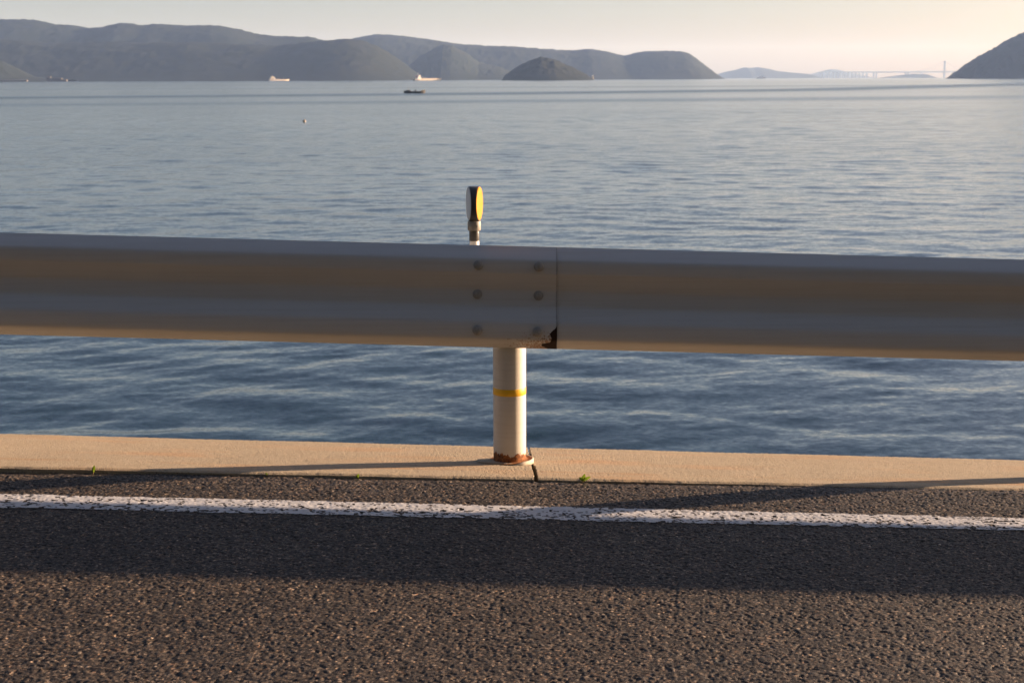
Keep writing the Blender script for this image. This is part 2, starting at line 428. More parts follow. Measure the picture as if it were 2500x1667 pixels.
used = np.unique(q); remap = np.full(LX.size, -1); remap[used] = np.arange(len(used))
LV = np.stack([LX, LY, LZ], -1).reshape(-1, 3)[used]
line = big_mesh("painted_edge_line", LV, remap[q], MAT_PAINT); structure(line)
for (x0, x1) in ((-40, lx[0]), (lx[-1], 40)):
    a = [line_edges(x0), line_edges(x1)]
    mesh_obj("painted_edge_line", [(x0, a[0][1], ASP - G * x0 + .004), (x1, a[1][1], ASP - G * x1 + .004), (x1, a[1][0], ASP - G * x1 + .004), (x0, a[0][0], ASP - G * x0 + .004)], [(0, 1, 2, 3)], MAT_PAINT, smooth=False)["kind"] = "structure"

# ---- sea wall with its coping slabs, split at the open joint beside the post
wall = empty("sea_wall", (0, 4.87, SEA - 1.5), "concrete sea wall with a tan coping strip between road and sea", "wall")
CS = 0.125
def cop_z(X, Y): return CS * (POST_Y - Y) - G * X
def joint(y, side):                       # x of the joint: gap opens towards the road
    t = (y - CURB_N) / (CURB_F - CURB_N)
    base = lerp(0.079, 0.060, t) + 0.004 * (fbm(np.asarray(y) * 40, np.asarray(y) * 0 + side * 7.0, 5, 3) - 0.5) * 2
    gap = lerp(0.0065, 0.0045, t)
    return base + side * gap * (0.75 + 0.5 * fbm(np.asarray(y) * 25, np.asarray(y) * 0 + side * 3.0 + 2, 8, 2))
def slab(x_of, x1, nx, detail):
    """top sheet plus skirts; x_of(y) gives the ragged end"""
    ny = 130 if detail else 6
    yv = np.linspace(0, 1, ny)
    tx = np.linspace(0, 1, nx) ** (1.8 if detail else 1)
    TX, TY = np.meshgrid(tx, yv)
    XX = np.zeros_like(TX); YY = np.zeros_like(TX)
    y_lin = lerp(CURB_N, CURB_F, TY)
    xe = x_of(y_lin)
    XX = lerp(xe, x1, TX)
    nearw = curb_edge(XX) + 0.006 * (fbm(XX * 9, XX * 0, 21, 3) - 0.5) * 2 + 0.004 * (fbm(XX * 16, XX * 0, 22, 2) - 0.5) * 2
    farw = CURB_F - 0.002 + 0.004 * (fbm(XX * 60, XX * 0, 23, 3) - 0.5) * 2
    YY = lerp(nearw, farw, TY)
    Z = cop_z(XX, YY)
    if detail:
        pits = np.clip(0.34 - fbm(XX * 75, YY * 75, 41, 3), 0, 1)
        Z = Z + 0.0014 * (fbm(XX * 170, YY * 170, 43, 2) - 0.5) - 0.007 * pits + 0.002 * (fbm(XX * 4, YY * 4, 45, 2) - 0.5)
        Z = Z - 0.006 * (1 - sstep(0, 0.025, TY)) ** 2 - 0.005 * (1 - sstep(0, 0.02, 1 - TY)) ** 2
    top = np.stack([XX, YY, Z], -1)
    verts = [top.reshape(-1, 3)]; faces = [gridq(ny, nx)]
    off = ny * nx
    for strip in (top[0], top[-1][::-1], top[::-1, 0], top[:, -1]):
        bot = strip.copy(); bot[:, 2] -= 0.25
        n = len(strip); verts += [strip, bot]
        i = np.arange(n - 1); faces.append(np.stack([off + i, off + n + i, off + n + i + 1, off + i + 1], -1)); off += 2 * n
    V = np.concatenate(verts); Qd = np.concatenate(faces)
    if x1 < 0: Qd = Qd[:, ::-1]
    o = big_mesh("coping_slab", V - np.array(wall.location), Qd, MAT_CONC, wall); smooth_angle(o, 50); return o
slab(lambda y: joint(y, -1), -3.2, 560, True)
slab(lambda y: joint(y, 1), 3.2, 560, True)
for x0, x1 in ((-3.212, -40), (3.212, 40)):
    slab(lambda y, x0=x0: y * 0 + x0, x1, 120, False)
b = MB(); n = 40                            # wall body under the coping, down into the sea
for i in range(n):
    xa, xb = lerp(-40, 40, i / n), lerp(-40, 40, (i + 1) / n)
    v = [(xa, CURB_N + .12, SEA - 1.5), (xb, CURB_N + .12, SEA - 1.5), (xb, 5.70, SEA - 1.5), (xa, 5.70, SEA - 1.5),
         (xa, CURB_N + .12, -G * xa - .22), (xb, CURB_N + .12, -G * xb - .22), (xb, 5.21, -G * xb - .22), (xa, 5.21, -G * xa - .22)]
    b.add([(p[0], p[1] - 4.87, p[2] - (SEA - 1.5)) for p in v], [(4, 5, 6, 7), (2, 3, 7, 6), (1, 0, 4, 5)])
b.build("wall_body", MAT_CONC, wall)

# ---- sea: wave geometry near, ruffled normal everywhere
def wake(X, Y):                             # long ruffled streaks left by passing boats
    Yc = np.interp(X, [-400, -134, 0, 120, 360, 900], [300, 375, 455, 570, 1000, 2300])
    r = np.exp(-((Y - Yc) / (0.075 * Yc)) ** 2) * 1.0
    Yd = np.interp(X, [-300, -100, 0, 90, 240, 700], [230, 265, 300, 330, 390, 560])
    r += 0.45 * np.exp(-((Y - Yd) / (0.07 * Yd)) ** 2)
    Ye = np.interp(X, [-900, -250, 0, 300, 1500], [620, 700, 780, 860, 1500])
    r += 0.30 * np.exp(-((Y - Ye) / (0.06 * Ye)) ** 2)
    return r
sr = np.sinh(np.linspace(-1.6, 1.6, 480)); sr = sr / sr.max() * 0.75
sr = np.concatenate([[-9, -3, -1.4, -1.0], sr, [1.0, 1.4, 3, 9]])
yr = 13.0 * (420 / 13.0) ** np.linspace(0, 1, 1000)
S, YY = np.meshgrid(sr, yr); XX = S * YY
dy = YY * (math.log(420 / 13.0) / 1000)
Z = np.zeros_like(XX); N = 64; miss = np.zeros_like(XX); tot = 0
inner = (np.abs(S) < 0.8).astype(float) * (1 - sstep(300, 400, YY))
for i in range(N):
    lam = 0.20 * (5.0 / 0.20) ** (i / (N - 1)) * (0.9 + 0.2 * rng.random())
    ang = math.radians(rng.normal(-76, 40)); kx, ky = math.cos(ang) * 2 * math.pi / lam, math.sin(ang) * 2 * math.pi / lam
    steep = 0.0078 * (1.25 if 0.35 < lam < 3.2 else 0.75)
    fade = sstep(2.2, 4.5, lam / dy)
    ph = kx * XX + ky * YY + rng.random() * 6.283 + 1.6 * vnoise(XX / (lam * 4) + i, YY / (lam * 4), i)
    miss += (1 - (fade * (np.abs(S) < 0.8) * (1 - sstep(300, 400, YY))) ** 2) * steep ** 2 / 2; tot += steep ** 2 / 2
    grp = vnoise(XX / (lam * 2.2) + 31 * i, YY / (lam * 1.6), 100 + i)
    Z += (0.15 + 2.6 * grp ** 3) * 1.12 * fade * steep * lam / (2 * math.pi) * (np.sin(ph) + 0.18 * np.cos(2 * ph))
gust = fbm(XX / 60, YY / 25, 12, 3)
Z *= inner * (0.7 + 0.6 * gust)
V = np.stack([XX, YY, SEA + Z], -1).reshape(-1, 3)
Q = gridq(len(yr), len(sr))
streak = fbm(XX / 140, YY / 16, 14, 3)
R1 = 0.40 + 0.32 * sstep(35, 90, YY) + 0.6 * (streak - 0.5) + 2 * wake(XX, YY)
G1 = np.sqrt(1.41 * (0.2 * np.sqrt(miss) * (0.75 + 0.5 * streak) + 0.035 * wake(XX, YY)) + 0.0036)      # waves too small for the mesh act as roughness
# far part out to the horizon
yf = 420 * (24000 / 420.0) ** np.linspace(0, 1, 240)
sf = np.concatenate([[-57, -9, -3, -1.4, -1.0], np.linspace(-0.8, 0.8, 150), [1.0, 1.4, 3, 9, 57]])
S2, Y2 = np.meshgrid(sf, yf); X2 = np.clip(S2 * Y2, -24000, 24000)
st2 = fbm(X2 / 500, Y2 / 70, 15, 3)
R2 = 0.5 + 0.8 * (st2 - 0.5) + 2 * wake(X2, Y2)
G2 = np.sqrt(1.41 * (0.2 * math.sqrt(tot) * (0.6 + 0.8 * st2) + 0.035 * wake(X2, Y2)) + 0.0036)
V2 = np.stack([X2, Y2, np.full_like(X2, SEA)], -1).reshape(-1, 3)
Q2 = gridq(len(yf), len(sf)) + len(V)
# behind and beside (closes the sheet under the land)
V3 = np.array([(-24000, -1500, SEA), (24000, -1500, SEA), (24000, 13, SEA), (-24000, 13, SEA)], float)
Q3 = np.array([[0, 1, 2, 3]]) + len(V) + len(V2)
V4 = np.array([(-24000, 13, SEA), (-117, 13, SEA), (-3780, 420, SEA), (-24000, 420, SEA), (117, 13, SEA), (24000, 13, SEA), (24000, 420, SEA), (3780, 420, SEA)], float)
Q4 = np.array([[0, 1, 2, 3], [4, 5, 6, 7]]) + len(V) + len(V2) + 4
sea = structure(big_mesh("sea", np.concatenate([V, V2, V3, V4]), np.concatenate([Q, Q2, Q3, Q4]), MAT_SEA,
                attrs={"ruffle": np.concatenate([np.clip(R1, .15, 11).ravel(), np.clip(R2, .2, 11).ravel(), np.full(12, .7)]), "rough": np.concatenate([np.clip(G1, .06, .7).ravel(), np.clip(G2, .06, .7).ravel(), np.full(12, .3)])}))

# ---- hillside behind the road on the landward side
hx, hy = np.meshgrid(np.linspace(-400, 400, 161), np.concatenate([[-2.6, -3.0, -3.4], -3.4 - 250 * np.linspace(0.01, 1, 40) ** 1.5]))
hz = ASP - G * np.clip(hx, -40, 40) + np.clip(-3.0 - hy, 0, None) ** 0.92 * 1.1 * (0.8 + 0.4 * fbm(hx / 40, hy / 40, 3, 3)) - 0.01
hz += np.where(hy < -3.3, 1.2 * fbm(hx / 3, hy / 3, 6, 3), 0)
structure(big_mesh("hillside", np.stack([hx, hy, hz], -1).reshape(-1, 3), gridq(*hx.shape)[:, ::-1], MAT_SLOPE))

# ---- far hills
def hill(name, sil, Y, depth, mat, seed, rough=1.0, nx=260, base_noise=0.09):
    """a wooded ridge: silhouette points (photo, 2352 px wide) set its crest at distance Y"""
    us = np.array([p[0] for p in sil], float); vs = np.array([p[1] for p in sil], float)
    ux = np.linspace(us[0], us[-1], nx); uy = np.interp(ux, us, vs)
    k = np.array([0.25, 0.5, 0.25]); uy[1:-1] = np.convolve(uy, k, 'valid')
    P = np.array([at(a * K, b_ * K, Y) for a, b_ in zip(ux, uy)])
    hgt = np.clip(P[:, 2] - SEA, 0, None)
    hm = hgt.max()
    ts = np.concatenate([np.linspace(0, 1, 34), np.linspace(1.06, 2.0, 10)])
    T, Hh = np.meshgrid(ts, hgt, indexing='ij'); X = np.repeat(P[None, :, 0], len(ts), 0)
    D = depth * (0.35 + 0.65 * np.sqrt(Hh / hm))
    Yg = Y - D * (1 - T)
    prof = np.where(T <= 1, np.sin(np.clip(T, 0, 1) * math.pi / 2) ** 1.15, np.cos((T - 1) * math.pi / 2))
    nz = fbm(X / (hm * 0.9) + seed, Yg / (hm * 0.9), seed, 5) - 0.5
    Zg = SEA - 2 + (Hh + 2) * prof * (1 + base_noise * 2 * nz * np.clip(np.sin(np.clip(T, 0, 1) * math.pi), 0, 1))
    tree = (fbm(X / 16, Yg / 16, seed + 3, 2) - 0.5) * 9 * rough * np.clip(Hh / 40, 0, 1) * np.clip(prof * 3, 0, 1)
    Zg = Zg + tree
    X = X * (Yg / Y) * 0.5 + X * 0.5
    o = big_mesh(name, np.stack([X, Yg, Zg], -1).reshape(-1, 3), gridq(*X.shape), mat)
    return structure(o)
hill("island_ridge", [(-420, 150), (-300, 90), (-200, 60), (-100, 52), (0, 47), (60, 46), (95, 50), (130, 57), (180, 60), (205, 66), (240, 64), (290, 56), (340, 61), (365, 57), (430, 61), (500, 60), (545, 67), (600, 81), (640, 84), (715, 86), (745, 95), (800, 104), (860, 118), (930, 145), (985, 184)], 5900, 900, MAT_HILL, 2)
hill("island_slope", [(-420, 160), (-200, 105), (0, 92), (120, 100), (230, 98), (330, 100), (450, 98), (560, 104), (640, 106), (720, 97), (770, 93), (800, 91), (830, 94), (865, 106), (900, 126), (935, 152), (965, 174), (990, 183), (1000, 185)], 5000, 700, MAT_HILLDARK, 5)
hill("far_ridge", [(700, 150), (760, 112), (800, 93), (840, 84), (870, 81), (930, 85), (1000, 94), (1060, 103), (1120, 106), (1180, 108), (1260, 115), (1310, 118), (1350, 114), (1390, 119), (1430, 129), (1470, 121), (1500, 118), (1560, 118), (1580, 124), (1610, 147), (1635, 167), (1655, 182)], 7200, 1200, MAT_HILL, 8)
hill("mid_hill", [(880, 183), (930, 160), (965, 132), (1000, 111), (1020, 104), (1040, 107), (1070, 122), (1100, 143), (1150, 156), (1185, 172), (1210, 183)], 6000, 700, MAT_HILL, 12)
hill("islet", [(1152, 184), (1162, 172), (1180, 159), (1210, 143), (1240, 133), (1258, 133), (1275, 137), (1305, 151), (1330, 163), (1345, 171), (1356, 178), (1364, 183)], 3800, 260, MAT_HILLDARK, 15, 0.8, 200)
hill("distant_hill", [(1620, 183), (1645, 172), (1665, 166), (1690, 161), (1710, 155), (1722, 157), (1740, 155), (1760, 158), (1785, 164), (1815, 167), (1850, 170), (1885, 179), (1900, 182)], 16000, 1200, MAT_HILL, 18, 0.6, 120)
hill("distant_peak", [(1830, 181), (1880, 166), (1905, 160), (1920, 160), (1950, 168), (2010, 180)], 21500, 1200, MAT_HILL, 21, 0.6, 80)
hill("distant_islet", [(2010, 181), (2040, 177), (2070, 173), (2100, 170), (2125, 171), (2145, 178), (2152, 181)], 15500, 700, MAT_HILL, 22, 0.5, 80)
hill("headland", [(2199, 180), (2203, 170), (2212, 160), (2230, 146), (2252, 131), (2280, 114), (2296, 106), (2310, 97), (2330, 86), (2352, 76), (2400, 58), (2480, 40), (2600, 30), (2750, 60), (2900, 110), (3000, 180)], 5200, 700, MAT_HILLDARK, 25, 1.6, 420)
hill("near_headland", [(-300, 120), (-150, 105), (-60, 118), (0, 140), (30, 153), (55, 166), (75, 175), (100, 180), (140, 182), (165, 183.2)], 4000, 300, MAT_HILLDARK, 28, 0.7, 160)

# ---- haze: pale even air round the whole scene
b = MB(); b.box(-24800, 24800, -1800, 24600, SEA - 3.0, 520)
hz_ = b.build("haze", None); hz_["kind"] = "stuff"; hz_["label"] = "thin pale sea haze that fades the far hills"; hz_["category"] = "haze"
hm_ = bpy.data.materials.new("haze_air"); hm_.use_nodes = True; t = hm_.node_tree; t.nodes.clear()
pv = t.nodes.new("ShaderNodeVolumePrincipled"); ou = t.nodes.new("ShaderNodeOutputMaterial")
pv.inputs['Color'].default_value = (0.39, 0.58, 1.0, 1); pv.inputs['Absorption Color'].default_value = (1, 1, 1, 1); pv.inputs['Density'].default_value = 4.7e-5; pv.inputs['Anisotropy'].default_value = 0.05
t.links.new(pv.outputs[0], ou.inputs['Volume']); hz_.data.materials.append(hm_)

# ================================================================== GUARDRAIL
rail = empty("guardrail", (0, POST_Y, 0), "white painted steel guardrail with corrugated beam along the sea side of the road", "guardrail")
def rnd_profile():
    """front side of the W beam: (height above bottom edge, distance in front of the back plane)"""
    key = [(0.350, 0.000), (0.318, 0.038), (0.306, 0.047), (0.266, 0.045), (0.254, 0.039), (0.208, 0.017), (0.194, 0.013), (0.154, 0.013), (0.140, 0.017), (0.104, 0.042), (0.088, 0.047), (0.044, 0.045), (0.030, 0.037), (0.000, 0.002)]
    pts = np.array(key); out = []
    for it in range(2):                     # corner cutting keeps the flats and rounds the bends
        q_ = [pts[0]]
        for a, b_ in zip(pts[:-1], pts[1:]):
            q_ += [a * .75 + b_ * .25, a * .25 + b_ * .75]
        q_.append(pts[-1]); pts = np.array(q_)
    return pts
PROF = rnd_profile()
def beam(x0, x1, fwd, nseg=60):
    T = 0.0023
    xs_ = np.linspace(x0, x1, nseg); n = len(PROF)
    tan = np.gradient(PROF, axis=0); nrm_ = np.stack([-tan[:, 1], tan[:, 0]], 1); nrm_ /= np.linalg.norm(nrm_, axis=1)[:, None]
    if nrm_[n // 2, 1] > 0: nrm_ = -nrm_    # pointing back
    back = PROF + nrm_ * T
    loop = np.concatenate([PROF, back[::-1]]); L = len(loop)
    V = []
    for x in xs_:
        V += [(x - x1, -(p[1]) - fwd, p[0] - G * (x - x1)) for p in loop]
    Fc = []
    for i in range(nseg - 1):
        for k in range(L):
            k2 = (k + 1) % L; Fc.append((i * L + k, i * L + k2, (i + 1) * L + k2, (i + 1) * L + k))
    Fc.append(tuple(range(L))[::-1]); Fc.append(tuple(range((nseg - 1) * L, nseg * L)))
    o = mesh_obj("beam", V, [f[::-1] for f in Fc], MAT_BEAM, rail, True)
    o.location = (x1, RAIL_Y - POST_Y, 0.42 - G * x1); smooth_angle(o, 55)
    return o
bolt_me = None
def bolt(parent, x, z, depth):
    global bolt_me
    if bolt_me is None:
        bm = MB(); bm.lathe([(0.0168, 0.001), (0.0168, -0.0012), (0.0150, -0.0036), (0.0100, -0.0062), (0.004, -0.0074), (0.0, -0.0076)], 22, axis='y')
        tmp = bm.build("bolt", MAT_BOLT, parent, True); bolt_me = tmp.data; smooth_angle(tmp, 50); o = tmp
    else:
        o = bpy.data.objects.new("bolt", bolt_me); link(o, parent)
    o.location = (x, -depth, z); o.rotation_euler = (random.uniform(-.06, .06), random.uniform(0, 6), random.uniform(-.06, .06)); return o
PITCH = 4.2
joints = [0.153 + PITCH * k for k in (-3, -2, -1, 0, 1, 2, 3)]
for i in range(len(joints) - 1):
    x0, x1 = joints[i] - 0.30, joints[i + 1]
    # each left-hand beam laps in front of the next one at its right end: tilt it forward by a sheet thickness
    bo = beam(x0, x1, 0.0)
    bo.rotation_euler = (0, 0, -math.atan(0.0052 / (x1 - x0)))
    bo.location.y -= 0.0052
    for z in (0.289, 0.185, 0.066):
        for dx in (-0.266, -0.062):
            d = {0.289: 0.0485, 0.185: 0.0125, 0.066: 0.0485}[z]
            bolt(bo, dx + random.uniform(-.002, .002) - (0.289 - z) * 0.02, z - G * dx, d + 0.0005)

def make_post(x):
    zf = cop_z(x, POST_Y)
    b = MB(); b.lathe([(0.05715, -0.06), (0.05715, 0.62), (0.0555, 0.640), (0.050, 0.652), (0.0, 0.660)], 56)
    p = b.build("post", MAT_POST, rail, True, (x, 0, zf)); smooth_angle(p, 35)
    b = MB(); b.lathe([(0.05735, 0.0), (0.0577, 0.0005), (0.0577, 0.0245), (0.05735, 0.025)], 56)
    y_ = b.build("yellow_band", MAT_YELLOW, p, True, (0, 0, 0.2475))
    # spacer bracket between post and beam
    b = MB(); b.box(-0.035, 0.035, -0.0590, -0.030, 0.54, 0.66); b.build("bracket", MAT_POST, p, False, bevel=0.004)
    return p, zf
posts = []
for k in (-5, -4, -3, -2, -1, 0, 1, 2, 3, 4, 5):
    posts.append(make_post(-0.009 + 2.08 * k))
main_post, zf0 = posts[5]
# rusty foot plate of the post in view: ring standing proud at its right side, mortar crust at the left
n = 64; top = []; 
b = MB(); rings = []
for (r, z) in ((0.050, 0.012), (0.066, 0.0095), (0.078, 0.0085), (0.0795, 0.009)):
    rings.append([((r + 0.002 * math.sin(3 * a + 1) + 0.0012 * random.uniform(-1, 1)) * math.cos(a), r * math.sin(a) * 0.98, z + 0.0035 * math.cos(a) + random.uniform(-.0008, .0008) - CS * r * math.sin(a) * 0.5) for a in [2 * math.pi * k / n for k in range(n)]])
b.loft(rings, caps=False); fp = b.build("foot_plate", MAT_RUST, main_post, True)
b = MB(); rings = []; na = 40
for k in range(na):                        # the rim survives only round the right side
    a = lerp(-1.45, 1.25, k / (na - 1)); f_ = min(1, 6 * min(k, na - 1 - k) / na) 
    def rp(r, z): return (r * math.cos(a), r * math.sin(a) * 0.98, z * f_ + 0.0035 * math.cos(a) * f_ - CS * r * math.sin(a) * (0.5 + 0.5 * (1 - f_)))
    rings.append([rp(0.0788, -0.006), rp(0.0786, 0.0118), rp(0.0815, 0.0130), rp(0.0845, 0.0100), rp(0.0850, -0.012)])
b.loft(rings); b.build("plate_rim", MAT_RIM, main_post, True)
# mortar crust
b = MB(); rings = []
for (rr, z) in ((1.0, -0.010), (1.0, 0.0030), (0.985, 0.0050), (0.93, 0.0055), (0.6, 0.006), (0.0, 0.008)):
    ring = []
    for k in range(n):
        a = 2 * math.pi * k / n
        R_ = 0.092 + 0.030 * max(0, -math.cos(a)) ** 2 + 0.009 * (mnoise.noise(Vector((math.cos(a) * 2.2, math.sin(a) * 2.2, 3.3))) ) + 0.004 * mnoise.noise(Vector((math.cos(a) * 9, math.sin(a) * 9, 1.3)))
        if math.cos(a) > 0.45: R_ = min(R_, 0.080)
        x, y = R_ * rr * math.cos(a), R_ * rr * math.sin(a) * 0.80
        ring.append((x, y, z - CS * y - G * x + 0.0012 * mnoise.noise(Vector((x * 120, y * 120, 0)))))
    rings.append(ring)
b.loft(rings, caps=False); smooth_angle(b.build("mortar_pad", MAT_CONC, main_post, True), 40)

# ================================================================== DELINEATOR
DX, DY = -0.1285, 4.862
dl = empty("road_delineator", (DX, DY, 0.60), "slim road delineator with yellow and white round reflectors rising behind the beam", "delineator")
b = MB(); b.lathe([(0.0165, 0.02), (0.0165, 0.184), (0.0, 0.184)], 28); smooth_angle(b.build("tube", MAT_TUBE, dl, True), 40)
b = MB(); b.lathe([(0.01675, 0.181), (0.0171, 0.1815), (0.0171, 0.2215), (0.0165, 0.222), (0, 0.222)], 28); smooth_angle(b.build("black_sleeve", MAT_BLACK, dl, True), 40)
b = MB(); b.lathe([(0.0, 0.217), (0.0215, 0.2172), (0.0225, 0.2185), (0.0225, 0.2478), (0.0218, 0.249), (0.012, 0.2495), (0.0, 0.2495)], 32)
col = smooth_angle(b.build("collar", MAT_COLLAR, dl, True), 40)
for a in (-34, 34, 180):
    b = MB(); b.lathe([(0.0034, 0.0), (0.0034, -0.0016), (0.0, -0.0020)], 12, axis='y')
    o = b.build("screw", MAT_BOLT, col, False); ar = math.radians(a)
    o.location = (0.0225 * math.sin(ar), -0.0225 * math.cos(ar), 0.233); o.rotation_euler = (0, 0, ar)
b = MB()
b.loft([[(x, y, z) for x, y in ((-w_, -d_), (w_, -d_), (w_, d_), (-w_, d_))] for w_, d_, z in ((0.0175, 0.010, 0.2490), (0.0150, 0.009, 0.2535), (0.0135, 0.008, 0.2600), (0.0135, 0.008, 0.2690))])
b.build("neck", MAT_BLACK, dl, False)
b = MB(); b.box(-0.0015, 0.0015, -0.0145, -0.0095, 0.2490, 0.2640); b.build("rib", MAT_COLLAR, dl, False)
# head: two discs toed in towards the road, body lofted between them
R, ZC = 0.0565, 0.3085; tilt = math.radians(10.5); nn = 48
def disc_pt(side, r, a, out):
    # side -1 left, +1 right; disc centre offset, normal turned towards the camera
    u = r * math.cos(a); zc = ZC + r * math.sin(a) * 1.02
    cx = side * (0.0175 + out); 
    return (cx * math.cos(0) + side * u * math.sin(tilt), u * math.cos(tilt) - 0.0 - out * math.sin(tilt), zc)
ang = [2 * math.pi * k / nn for k in range(nn)]
b = MB()
rings = [[disc_pt(-1, R, a, 0.0) for a in ang], [disc_pt(-1, R * 1.015, a, -0.003) for a in ang]]
mid = []
for t_ in (0.3, 0.5, 0.7):
    mid.append([tuple(lerp(np.array(disc_pt(-1, R * 1.015, a, -0.003)), np.array(disc_pt(1, R * 1.015, a, -0.003)), t_)) for a in ang])
rings += mid + [[disc_pt(1, R * 1.015, a, -0.003) for a in ang], [disc_pt(1, R, a, 0.0) for a in ang]]
b.loft(rings); hd = smooth_angle(b.build("head", MAT_BLACK, dl, True), 35)
for side, mt, nm in ((-1, MAT_RW, "white_reflector"), (1, MAT_RY, "yellow_reflector")):
    b = MB(); rr_ = [[disc_pt(side, R * 0.985, a, 0.0002) for a in ang], [disc_pt(side, R * 0.975, a, 0.0022) for a in ang], [disc_pt(side, R * 0.5, a, 0.0028) for a in ang]]
    if side > 0: b.loft(rr_)
    else: b.loft([r[::-1] for r in rr_])
    smooth_angle(b.build(nm, mt, hd, True), 35)
# clamp that holds the tube on the back of the beam
b = MB(); b.box(-0.030, 0.030, -0.0715, -0.067, -0.03, 0.03); b.box(-0.006, 0.006, -0.067, 0.0, -0.010, 0.045); b.box(-0.022, 0.022, -0.020, 0.020, 0.028, 0.062)
b.build("clamp", MAT_BOLT, dl, False, bevel=0.002)

# ================================================================== WEEDS
def leaf_mesh(L, W, curl):
    vs, fs = [], []
    for i in range(6):
        t_ = i / 5; wd = W * math.sin(math.pi * min(1, t_ * 0.92 + 0.08)) ** 0.8 * 0.5; z = L * t_; y = -curl * t_ * t_
        vs += [(-wd, y, z), (0, y + wd * 0.35, z), (wd, y, z)]
        if i: o = 3 * i; fs += [(o - 3, o - 2, o + 1, o), (o - 2, o - 1, o + 2, o + 1)]
    return vs, fs
def weed(x, y, leaves, label, stem_h=0.012):
    z = float(road_z(np.array([x]), np.array([y]))[0][0])
    o = empty("weed", (x, y, z - 0.002), label, "weed", "weeds along the coping edge")
    b = MB(); b.bar((0, 0, -0.004), (0.001, 0, stem_h), 0.0013, 6); b.build("stem", MAT_STEM, o, True)
    for (L, W, tilt_, spin, h0) in leaves:
        v, f = leaf_mesh(L * 1.15, W * 1.15, L * 0.4)
        lf = mesh_obj("leaf", v, f, MAT_LEAF, o, True, (0.0006, 0, h0)); lf.rotation_euler = (0, math.radians(tilt_), math.radians(spin))
    return o
weed(-1.357, 4.449, [(0.022, 0.009, 14, 10, .010), (0.014, 0.005, 38, -30, .008)], "tiny bright green sprout at the coping edge, farthest left of the weeds", 0.014)
weed(-0.80, 4.470, [(0.009, 0.004, -10, 0, .006), (0.008, 0.003, 25, 20, .004)], "faintest reddish green sprout on the asphalt lip under the shadow of the post", 0.008)
weed(-0.507, 4.478, [(0.014, 0.006, 28, 0, .006), (0.010, 0.004, -22, 20, .005), (0.008, 0.004, 60, -20, .004)], "small dark green sprout at the coping edge in the long shadow of the post", 0.008)
weed(0.229, 4.497, [(0.024, 0.010, 16, 0, .008), (0.026, 0.010, 58, 15, .007), (0.018, 0.006, -40, 10, .007), (0.015, 0.006, -8, -40, .006)], "leafy green weed growing from the coping edge right of the open joint", 0.010)

# ================================================================== FAR THINGS ON THE WATER
def far_empty(name, px, dist, label, cat, group=None):
    p = at(px, 193, dist)
    return empty(name, (p[0], dist, SEA), label, cat, group)
def hull(L, Bm, H0, H1, sheer=0.3, bow=1):
    """ship hull: bow at +x"""
    rings = []
    for t_ in np.linspace(0, 1, 13):
        x = (t_ - 0.5) * L
        wd = Bm / 2 * (1 - max(0, (t_ - 0.72) / 0.28) ** 2.2) * (0.86 + 0.14 * min(1, t_ / 0.15)); wd = max(wd, 0.03 * Bm)
        top = H1 + (H0 - H1) * 0 + sheer * max(0, (t_ - 0.7) / 0.3) ** 2 + 0.4 * sheer * max(0, (0.2 - t_) / 0.2)
        rake = 0.05 * L * max(0, (t_ - 0.72) / 0.28)
        rings.append([(x, -wd * .8, -1.0), (x, wd * .8, -1.0), (x + rake * .6, wd, top * .5), (x + rake, wd, top), (x + rake, -wd, top), (x + rake * .6, -wd, top * .5)])
    b = MB(); b.loft(rings); return b
# cargo ship, bridge at the stern (left), bow to the right
s = far_empty("cargo_ship", 1043, 3600, "white coaster with tall stern bridge crossing left of the islet", "ship")
hull(70, 11, 0, 4.0, 1.6).build("hull", MAT_CREAM, s)
b = MB(); b.box(-36.0, -22, -5.2, 5.2, 0.2, 3.2); b.build("stern_plating", MAT_HULL, s)
b = MB(); b.box(-28, -19, -4.6, 4.6, 4.0, 8.2); b.box(-26.5, -20.5, -4.4, 4.4, 8.2, 11.2); b.box(-25.8, -21.2, -5.2, 5.2, 11.2, 13.6); sp = b.build("bridge_house", MAT_WHITE, s)
b = MB(); b.box(-21.15, -21.05, -4.6, 4.6, 12.0, 13.0); b.build("window_strip", MAT_HULL, sp)
b = MB(); b.bar((-24, 0, 13.6), (-24, 0, 19.5), 0.35); b.bar((-26, 0, 17), (-22, 0, 17), 0.2); b.build("mast", MAT_WHITE, s)
b = MB(); b.box(-29.5, -27.2, -1.6, 1.6, 8.2, 12.6); b.build("funnel", MAT_RED, s)
b = MB(); b.box(-16, 24, -4.4, 4.4, 4.0, 5.6); b.build("hatch_covers", MAT_CREAM, s)
b = MB(); b.bar((29, 0, 5), (29, 0, 10.5), 0.3); b.bar((29, 0, 9.5), (33, 0, 6), 0.15); b.build("foremast", MAT_HULL, s)
s.rotation_euler = (0, 0, math.radians(36)); s.scale = (1.1, 1.1, 1.0)
# tanker-like smaller ship farther left
s = far_empty("tanker_ship", 681, 4300, "smaller cream tanker with round pale superstructure at its stern, farther left", "ship")
hull(54, 9, 0, 3.0, 1.2).build("hull", MAT_CREAM, s)
b = MB(); b.box(-25, -13, -4, 4, 3, 7.5); b.box(-23, -14, -3.8, 3.8, 7.5, 10.2); b.box(-22, -15.5, -4.2, 4.2, 10.2, 12.2); b.build("bridge_house", MAT_CREAM, s)
b = MB(); b.lathe([(0.1, -2.0), (2.6, -1.2), (3.2, 0), (2.6, 1.2), (0.1, 2.0)], 14, (-14.5, -3.5, 5.6)); b.build("dome", MAT_WHITE, s, True)
b = MB(); b.bar((-19, 0, 12.2), (-19, 0, 16.5), 0.3); b.build("mast", MAT_CREAM, s)
b = MB(); b.box(-8, 22, -2.2, 2.2, 3.0, 3.8); b.build("deck_pipes", MAT_CREAM, s)
